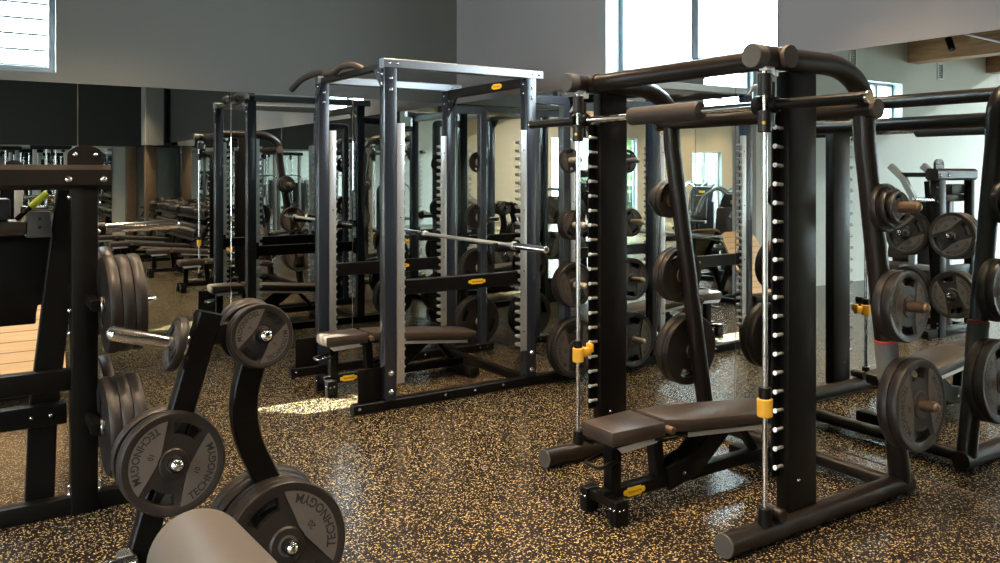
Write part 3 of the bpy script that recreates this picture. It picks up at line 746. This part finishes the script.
# ------------------------------------------------------------------ plate tree in the foreground
def plate_tree():
    L0 = (.8, 3.15, 0); Y = 3.15
    t = thing('plate_tree', L0, 'black angled plate tree loaded with plates in the left foreground', 'plate tree')
    up = (0, 1, 0)
    mb = MB(); mb.bar([(.468, Y, .03), (.785, Y, 1.13)], .085, .062, up=up); lp = mb.build('left_post', M['black'], t, L0)
    mb = MB(); mb.bar(fillet([(1.12, Y, .03), (1.03, Y, .40), (.92, Y, .64), (.905, Y, .80), (.955, Y, .96), (.96, Y, 1.09)], .1, 4), .095, .062, up=up); rp = mb.build('right_post', M['black'], t, L0)
    mb = MB(); mb.bar([(.765, Y, 1.05), (.96, Y, 1.05)], .05, .075); mb.build('top_bar', M['black'], t, L0)
    mb = MB(); mb.bar([(.49, Y, .10), (1.10, Y, .10)], .05, .06); mb.build('lower_bar', M['black'], t, L0)
    for x in (.46, 1.12):
        mb = MB(); mb.bar([(x, Y-.30, .03), (x, Y+.30, .03)], .06, .05); ft = mb.build('foot', M['black'], t, L0)
        for s in (-1, 1):
            mb = MB(); mb.cyl((x, Y+s*.30, .03), (x, Y+s*.315, .03), .034, seg=18, bev=.004); mb.build('foot_cap', M['cap'], ft, L0)
    tl = .16
    for (x, z, seqf, seqb, nm, rf) in ((.635, .618, ('B', 'B'), ('B', 'C'), 'left post middle', -24), (1.02, .25, ('A', 'A', 'A'), ('A', 'A'), 'right post bottom', 31), (.95, 1.03, ('C', 'C'), ('C', 'C'), 'right post top', -38)):
        for s, sq, sd in ((-1, seqf, 'front'), (1, seqb, 'rear')):
            d = Vector((0, s, tl)); n = d.normalized()
            L = sum(DIM[k][1]+GAP for k in sq)
            horn(t, Vector((x, Y+s*.025, z)), d, L+.055, .027, L0, m='black', tip='chrome', tipr=.022)
            stack(Vector((x, Y+s*.034, z)) , d, sq, f'the {nm} {sd} horn of the plate tree', 'plates on the plate tree', r0=rf)
    # side horn with chrome sleeve
    d = Vector((-.96, 0, .28))
    p0 = Vector((.70, Y, 1.015))
    horn(t, p0, d, .26, .026, L0, m='chrome', tip='chrome')
    stack(p0+d.normalized()*.018, d, ('D',), 'the chrome side horn atop the plate tree', 'plates on the plate tree', r0=60)
    # low side horn, mostly cut by the frame edge
    p0 = Vector((.50, Y-.02, .275)); d = Vector((-.85, -.5, .2))
    horn(t, p0, d, .085, .030, L0, m='chrome', tip='chrome')
    return t
plate_tree()

# ------------------------------------------------------------------ plate loaded machine at the left
def left_machine():
    L0 = (-.3, 4.6, 0); Y = 4.48
    t = thing('plate_loaded_machine', L0, 'black plate loaded machine with broad post and top beam at the left edge', 'gym machine')
    mb = MB(); mb.box((.52, Y, .80), (.118, .10, 1.60), .008); up = mb.build('front_upright', M['black'], t, L0)
    for x, z in ((.448, 1.615), (.60, 1.615)): bolt(t, (x, Y-.066, z), (0, -1, 0), .017, L0)
    for z in (1.53, .985, .875, .14, .10): bolt(up, (.455, Y-.03, z), (-.6, -.8, 0), .012, L0); 
    for z in (1.50, 1.36, .14, .10): bolt(up, (.582, Y-.03, z), (.6, -.8, 0), .012, L0)
    mb = MB(); mb.bar([(-.12, Y, 1.625), (.635, Y, 1.625)], .13, .12, .045); mb.build('top_beam', M['tube'], t, L0)
    mb = MB(); mb.prism([(-.078, 0), (.078, 0), (.078, .05)] + [(.078*math.cos(R(a)), .05+.05*math.sin(R(a))) for a in range(15, 180, 15)] + [(-.078, .05)], -.012, .012, Matrix.Translation((.525, Y-.01, 1.68)) @ Matrix.Rotation(R(90), 4, 'X')); cp = mb.build('top_bracket', M['tube'], t, L0)
    for x in (.48, .57): bolt(cp, (x, Y-.023, 1.735), (0, -1, 0), .011, L0)
    mb = MB(); mb.bar([(.475, 4.59, 1.56), (.40, 4.59, .90), (.355, 4.59, .50), (.34, 4.59, .06)], .125, .055, up=(0, 1, 0)); mb.build('rear_brace', M['black'], t, L0)
    mb = MB(); mb.bx(-.12, .47, Y-.03, Y+.03, .60, .70, .006); mb.build('cross_beam', M['black'], t, L0)
    mb = MB(); mb.bx(-.12, .45, Y+.02, Y+.09, .43, .53, .006); cb2 = mb.build('cross_beam', M['black'], t, L0)
    for x in (.30, .38): bolt(cb2, (x, Y+.018, .48), (0, -1, 0), .010, L0)
    mb = MB(); mb.bx(-.12, .76, Y-.035, Y+.035, .0, .085, .006); br = mb.build('base_rail', M['black'], t, L0)
    for x in (.05, .09): bolt(br, (x, Y-.036, .05), (0, -1, 0), .009, L0)
    mb = MB(); mb.bar([(-.08, Y, .04), (-.08, 5.25, .04)], .07, .07); mb.build('rear_rail', M['black'], t, L0)
    mb = MB(); mb.box((-.08, Y, .82), (.07, .08, 1.5), .008); mb.build('rear_upright', M['black'], t, L0)
    # carriage with pad
    mb = MB(); mb.prism([(-.12, .90), (.33, .90), (.33, 1.0), (.42, 1.0), (.44, 1.34), (-.12, 1.34)], -4.72, -4.66, Matrix.Rotation(R(90), 4, 'X'), .008); car = mb.build('carriage_panel', M['black'], t, L0)
    for x, z in ((.02, 1.24), (-.02, 1.11), (-.06, .96)): bolt(car, (x, 4.659, z), (0, -1, 0), .011, L0)
    mb = MB(); mb.bx(.382, .410, 4.652, 4.662, 1.155, 1.265, .004); mb.cyl((.402, 4.652, 1.285), (.402, 4.662, 1.285), .016, seg=16); mb.build('latch', M['silver'], car, L0)
    mb = MB(); mb.bx(-.12, .285, 4.52, 4.66, 1.345, 1.42, .02); mb.build('carriage_pad', M['pad'], t, L0)
    mb = MB(); mb.bx(-.12, .215, 4.50, 4.64, 1.425, 1.525, .015); mb.build('back_cushion', M['shroud'], t, L0)
    mb = MB(); mb.prism([(-.055, 0), (.055, 0), (.045, .125), (-.045, .125)], -.03, .03, Matrix.Translation((.335, 4.56, 1.335)) @ Matrix.Rotation(R(90), 4, 'X'), .004); bk = mb.build('pivot_bracket', M['cap'], t, L0)
    for z in (1.385, 1.425): bolt(bk, (.335, 4.529, z), (0, -1, 0), .008, L0, 'black')
    mb = MB(); mb.cyl((.26, 4.62, 1.468), (.47, 4.62, 1.468), .016, seg=16); mb.build('pivot_bar', M['chrome'], t, L0)
    mb = MB(); mb.cyl((.24, 4.58, 1.42), (.305, 4.58, 1.485), .012, seg=12); lv = mb.build('release_lever', M['black'], t, L0)
    mb = MB(); mb.cyl((.30, 4.58, 1.48), (.372, 4.58, 1.548), .017, seg=16, bev=.004); mb.build('lever_grip', M['lime'], lv, L0)
    mb = MB(); mb.bx(.24, .275, 4.69, 4.73, 1.33, 1.60, .004); mb.build('guide_post', M['silver'], t, L0)
    # two bent silver rails seen from the side in the mirror
    for ya, yb, yc in ((5.30, 5.15, 5.04), (4.93, 4.76, 4.66)):
        mb = MB(); mb.bar([(.0, ya, 1.72), (.0, yb, 1.58), (.0, yc, 1.38), (.0, yc, .03)], .07, .06, up=(1, 0, 0)); mb.build('guide_rail', M['silverpaint'], t, L0)
    mb = MB(); mb.bar([(.0, 4.86, 1.62), (.0, 5.20, 1.62)], .04, .05); mb.build('rail_crossbar', M['black'], t, L0)
    mb = MB(); mb.bar([(.0, 4.74, .62), (.0, 5.06, .62)], .04, .06); mb.build('rail_crossbar', M['silverpaint'], t, L0)
    # chrome horn and loaded horns
    mb = MB(); mb.cyl((.575, Y, 1.37), (.615, Y, 1.37), .032, seg=20); mb.build('horn_socket', M['black'], t, L0)
    horn(t, (.61, Y, 1.37), (1, 0, .03), .345, .024, L0, m='chrome', tip='chrome', collar=False)
    mb = MB(); mb.bar([(.545, 4.20, 1.03), (.545, 4.76, 1.03)], .05, .05); mb.build('horn_bar', M['black'], t, L0)
    mb = MB(); mb.bar([(.545, 4.20, .46), (.545, 4.76, .46)], .05, .05); mb.build('horn_bar', M['black'], t, L0)
    for z, row in ((1.03, 'upper'), (.46, 'lower')):
        for y, sd in ((4.235, 'near'), (4.73, 'far')):
            horn(t, (.56, y, z), (1, 0, .04), .235, .023, L0, m='chrome', tip='chrome')
            stack((.572, y, z), (1, 0, .04), ('A', 'A', 'A') if sd == 'near' else ('A', 'A'), f'the {row} {sd} horn of left machine', 'plates on the plate loaded machine', r0=(60 if row == 'upper' else -20))
    return t
left_machine()

# leg press with a sloping plywood footplate close to the mirror wall
def leg_press():
    L0 = (.36, 7.0, 0)
    t = thing('leg_press', L0, 'leg press with tan grooved plywood footplate, behind the machine at left', 'gym machine')
    tilt = Matrix.Translation((.36, 6.72, .16)) @ Matrix.Rotation(R(58), 4, 'X')
    w, h, c = .31, .86, .10
    mb = MB(); mb.prism([(-w, 0), (w, 0), (w, h-c), (w-.03, h-.03), (w-c, h), (-w+c, h), (-w+.03, h-.03), (-w, h-c)], -.03, 0, tilt, .004); fp = mb.build('footplate', M['plywood'], t, L0)
    mb = MB()
    for k in range(1, 11): mb.box(tilt @ Vector((0, h*k/11, .0004)), (2*w-.05, .006, .0015), rot=tilt.to_3x3())
    g = mb.build('grip_grooves', M['groove'], fp, L0, 0); g['kind'] = 'stuff'
    for s in (-1, 1):
        mb = MB(); mb.bar([tuple(tilt @ Vector((s*.22, .02, -.055))), tuple(tilt @ Vector((s*.22, h-.04, -.055)))], .05, .05); mb.build('plate_rail', M['black'], t, L0)
        mb = MB(); mb.bar([(.36+s*.22, 7.05, .60), (.36+s*.22, 7.28, .04)], .05, .06, up=(0, 1, 0)); mb.build('strut', M['black'], t, L0)
        mb = MB(); mb.bx(.36+s*.22-.035, .36+s*.22+.035, 6.62, 7.36, 0, .06, .006); mb.build('base_rail', M['black'], t, L0)
    mb = MB(); mb.bx(.36-.25, .36+.25, 7.27, 7.33, .01, .055, .005); mb.build('foot_crossbar', M['black'], t, L0)
    mb = MB(); mb.bx(.36-.25, .36+.25, 6.65, 6.72, .06, .14, .005); mb.build('foot_crossbar', M['black'], t, L0)
M['groove'] = mat('dark_groove', (.25, .16, .08), .7, 0, .1, 30)
leg_press()

# ------------------------------------------------------------------ padded roller close to the camera
def roller():
    L0 = (.33, .95, 0)
    t = thing('roller_pad_machine', L0, 'thick taupe roller pad on a machine arm at the bottom edge of the frame', 'gym machine')
    a = Vector((.347, 1.49, .985)); d = Vector((-.07, -.54, .125)).normalized(); r = .081
    b = a + d*.62
    mt = Matrix.Translation(a) @ frame_of(d).to_4x4()
    prof = [(0, 0), (r-.042, .001), (r-.024, .006), (r-.009, .018), (r-.002, .034), (r, .05), (r, .55), (r-.004, .59), (r-.03, .615), (0, .62)]
    mb = MB(); mb.lathe(prof, mt, 48); mb.build('roller_pad', M['roller'], t, L0, 60)
    mb = MB(); mb.cyl(a+d*.61, a+d*.72, .02, seg=16); mb.build('roller_axle', M['chrome'], t, L0)
    e = a+d*.70
    mb = MB(); mb.bar([tuple(e), (e.x, e.y, .04)], .06, .06, up=(0, 1, 0)); mb.build('upright', M['black'], t, L0)
    mb = MB(); mb.bar([(e.x, e.y-.25, .035), (e.x, e.y+.6, .035)], .06, .06); mb.build('base_rail', M['black'], t, L0)
    mb = MB(); mb.bar([(e.x-.25, e.y+.55, .035), (e.x+.25, e.y+.55, .035)], .06, .06); mb.build('foot_crossbar', M['black'], t, L0)
roller()

# ------------------------------------------------------------------ things seen only as reflections
def dumbbell(rr):
    mb = MB(); w = .075*rr/.07
    for s in (-1, 1): mb.cyl((0, s*.065, 0), (0, s*(.065+w), 0), rr, seg=12, bev=.008)
    mb.cyl((0, -.07, 0), (0, .07, 0), .016, seg=8)
    return mb
dbm = {}
def dumbbell_rack(y0, y1, lab):
    t = thing('dumbbell_rack', (3.9, (y0+y1)/2, 0), lab, 'dumbbell rack', 'dumbbell racks'); off = (3.9, (y0+y1)/2, 0)
    tiers = ((3.85, .42), (4.05, .80))
    for x, z in tiers:
        mb = MB(); mb.box((x, (y0+y1)/2, z), (.34, y1-y0-.08, .03), .004, rot=(0, R(-18), 0)); mb.build('tray', M['tube'], t, off)
    for y in (y0+.06, y1-.06):
        mb = MB(); mb.bar([(3.75, y, 0.04), (3.86, y, .40), (4.08, y, .80), (4.10, y, .86)], .05, .07, up=(1, 0, 0)); mb.bar([(3.62, y, .03), (4.24, y, .03)], .06, .06); mb.build('end_frame', M['black'], t, off)
    return tiers
for (y0, y1, nm) in ((-3.4, -1.1, 'near'), (-5.8, -3.5, 'middle'), (-7.6, -5.9, 'far')):
    tiers = dumbbell_rack(y0, y1, f'{nm} two tier dumbbell rack along the right wall, reflected in the left mirror')
    for ti, (x, z) in enumerate(tiers):
        n = int((y1-y0-.2)/.19)
        for k in range(n):
            y = y1-.16-k*.19; rr = .062+.0035*((n-k) % 7) if ti else .075
            key = round(rr, 4)
            if key not in dbm:
                # lies across the tray, handle along X
                o = dumbbell(rr).build('dumbbell', M['rubber']); dbm[key] = o
            else:
                o = dbm[key].copy(); C.objects.link(o)
            o.location = (x, y, z+.035+rr); o.rotation_euler = (0, R(-18), R(90)); o.rotation_euler = (Matrix.Rotation(R(-18), 3, 'Y') @ Matrix.Rotation(R(90), 3, 'Z')).to_euler()
            tag(o, f'round black dumbbell on the {"upper" if ti else "lower"} tier of the {nm} dumbbell rack', 'dumbbell', f'dumbbells on the {"upper" if ti else "lower"} tier of the {nm} rack')

def sel_machine():
    t = thing('weight_stack_machine', (0, 0, 0), 'charcoal weight stack machine with yellow badge', 'gym machine')
    mb = MB(); mb.prism([(-.28, .02), (.28, .02), (.28, 1.18), (.22, 1.30), (-.22, 1.30), (-.28, 1.18)], -.14, .14, Matrix.Rotation(R(90), 4, 'X'), .02); sh = mb.build('stack_shroud', M['shroud'], t)
    mb = MB(); mb.bx(-.07, .07, -.148, -.14, 1.14, 1.20, .002); mb.build('yellow_label', M['badge'], sh)
    mb = MB(); mb.bx(-.03, .03, -.9, .0, .02, .10, .006); mb.bx(-.28, .28, -.95, -.88, 0, .07, .006); mb.build('base_frame', M['black'], t)
    mb = MB(); mb.prism([(-.22, -.80), (.22, -.80), (.18, -.42), (-.18, -.42)], .44, .51, bev=.015); mb.build('seat', M['pad'], t)
    mb = MB(); mb.box((0, -.62, .27), (.08, .08, .36), .006); mb.build('seat_post', M['black'], t)
    mb = MB(); mb.box((0, -.36, .82), (.34, .07, .55), .02, rot=(R(-8), 0, 0)); mb.build('backrest', M['pad'], t)
    for s in (-1, 1):
        mb = MB(); mb.tube(fillet([(s*.20, -.05, 1.28), (s*.34, -.15, 1.40), (s*.38, -.45, 1.25), (s*.36, -.65, .95)], .1), .024, 12); mb.build('lever_arm', M['silverpaint'], t)
    return t
s1 = sel_machine()
spots = [(-1.75, 5.98, 90, 'reflected just behind the left machine'), (-2.9, 5.0, 90, 'reflected between the plates and the right hand leg'), (-4.2, 4.3, 90, 'reflected third in the row on the right'),
         (-6.4, .9, 120, 'reflected below the green window'), (-9.5, -2.0, 90, 'reflected farthest off beside the green window'), (-.6, -4.5, 180, 'reflected in the left mirror behind the black frame')]
for i, (x, y, rz, lab) in enumerate(spots):
    s = s1 if i == 0 else copy_tree(s1)
    s.location = (x, y, 0); s.rotation_euler = (0, 0, R(rz)); tag(s, 'charcoal machine with yellow label, '+lab, None, 'weight stack machines')

def cable_tower():
    t = thing('cable_tower', (0, 0, 0), '', 'cable machine')
    mb = MB(); mb.bx(-.35, .35, -.06, .06, 0, .07, .006); mb.bx(-.04, .04, -.5, .5, 0, .07, .006); mb.build('base', M['black'], t)
    for s in (-1, 1):
        mb = MB(); mb.box((s*.28, 0, 1.08), (.07, .09, 2.02), .006); mb.build('upright', M['silverpaint'], t)
    mb = MB(); mb.bx(-.36, .36, -.06, .06, 2.09, 2.17, .008); mb.build('head_beam', M['black'], t)
    for s in (-1, 1):
        mb = MB(); mb.cyl((s*.08, 0, .07), (s*.08, 0, 2.09), .013, seg=12); mb.build('guide_rod', M['chrome'], t)
    mb = MB()
    for k in range(14): mb.bx(-.15, .15, -.05, .05, .10+.052*k, .10+.052*k+.047, .004)
    mb.build('weight_stack', M['shroud'], t)
    mb = MB(); mb.cyl((-.02, -.1, 2.03), (.02, -.1, 2.03), .06, seg=24, bev=.006); mb.cyl((0, -.15, 2.02), (0, -.15, 1.55), .004, seg=6); mb.build('pulley', M['black'], t)
    mb = MB(); mb.tube(fillet([(-.28, -.15, 1.50), (-.2, -.15, 1.56), (.2, -.15, 1.56), (.28, -.15, 1.50)], .05), .014, 12); mb.build('pull_bar', M['chrome'], t)
    return t
c1 = cable_tower()
for i, (x, y, rz, lab) in enumerate(((1.55, -3.4, 180, 'first cable tower from the dumbbell racks, reflected in the left mirror'), (.75, -4.4, 180, 'second cable tower from the dumbbell racks, reflected in the left mirror'),
                                     (2.3, -5.6, 180, 'cable tower farthest back before the brown post, reflected in the left mirror'), (1.3, -6.6, 180, 'cable tower standing close to the back wall mirror, reflected in the left mirror'))):
    s = c1 if i == 0 else copy_tree(c1)
    s.location = (x, y, 0); s.rotation_euler = (0, 0, R(rz)); tag(s, lab, None, 'cable towers')

# hedge outside the back window
mb = MB()
t = bmesh.new(); bmesh.ops.create_icosphere(t, subdivisions=5, radius=1)
for v in t.verts:
    n = v.co.copy(); q = 1+.10*math.sin(9*n.x+2*n.y)*math.sin(8*n.z+n.x)+.06*random.uniform(-1, 1); v.co = Vector((n.x*4.0*q, n.y*.9*q, n.z*2.9*q+1.3))
mb.merge(t); o = mb.build('hedge', M['green'], None, None, 0); o.location = (-16.5, YB-3.2, 0); tag(o, 'sunlit green hedge outside the far back window', 'hedge')
mb = MB(); mb.bx(-40, 20, -30, YB-T, -.3, -.02); o = mb.build('ground', mat('outdoor_paving', (.35, .35, .33), .8, 0, .2, 2), None, None, 0); tag(o, kind='structure')

# ------------------------------------------------------------------ light, world, camera
sun = bpy.data.lights.new('sun', 'SUN'); sun.energy = 90; sun.angle = R(.5); sun.color = (1, .95, .78)
so = bpy.data.objects.new('sun', sun); C.objects.link(so); so.location = (-4, 14, 12)
so.rotation_euler = Vector((1.98, -1.92, -2.75)).to_track_quat('-Z', 'Y').to_euler()
w = bpy.data.worlds.new('sky'); sc.world = w; w.use_nodes = True
bg = w.node_tree.nodes['Background']; bg.inputs[0].default_value = (.86, .95, 1, 1); bg.inputs[1].default_value = 16

cam = bpy.data.cameras.new('camera'); co = bpy.data.objects.new('camera', cam); C.objects.link(co)
co.location = (0, 0, 1.65); co.rotation_euler = (R(90), 0, R(-33.4))
cam.sensor_width = 36; cam.lens = 29.7; cam.shift_y = -.1095; cam.clip_start = .05; cam.clip_end = 200
sc.camera = co
sc.view_settings.view_transform = 'Standard'; sc.view_settings.look = 'None'; sc.view_settings.gamma = 1; sc.view_settings.exposure = 0.58
sc.view_settings.use_curve_mapping = False
sc.cycles.use_denoising = True
sc.cycles.max_bounces = 12; sc.cycles.glossy_bounces = 8; sc.cycles.diffuse_bounces = 4; sc.cycles.transparent_max_bounces = 12
sc.cycles.sample_clamp_indirect = 6; sc.cycles.caustics_reflective = False; sc.cycles.caustics_refractive = False
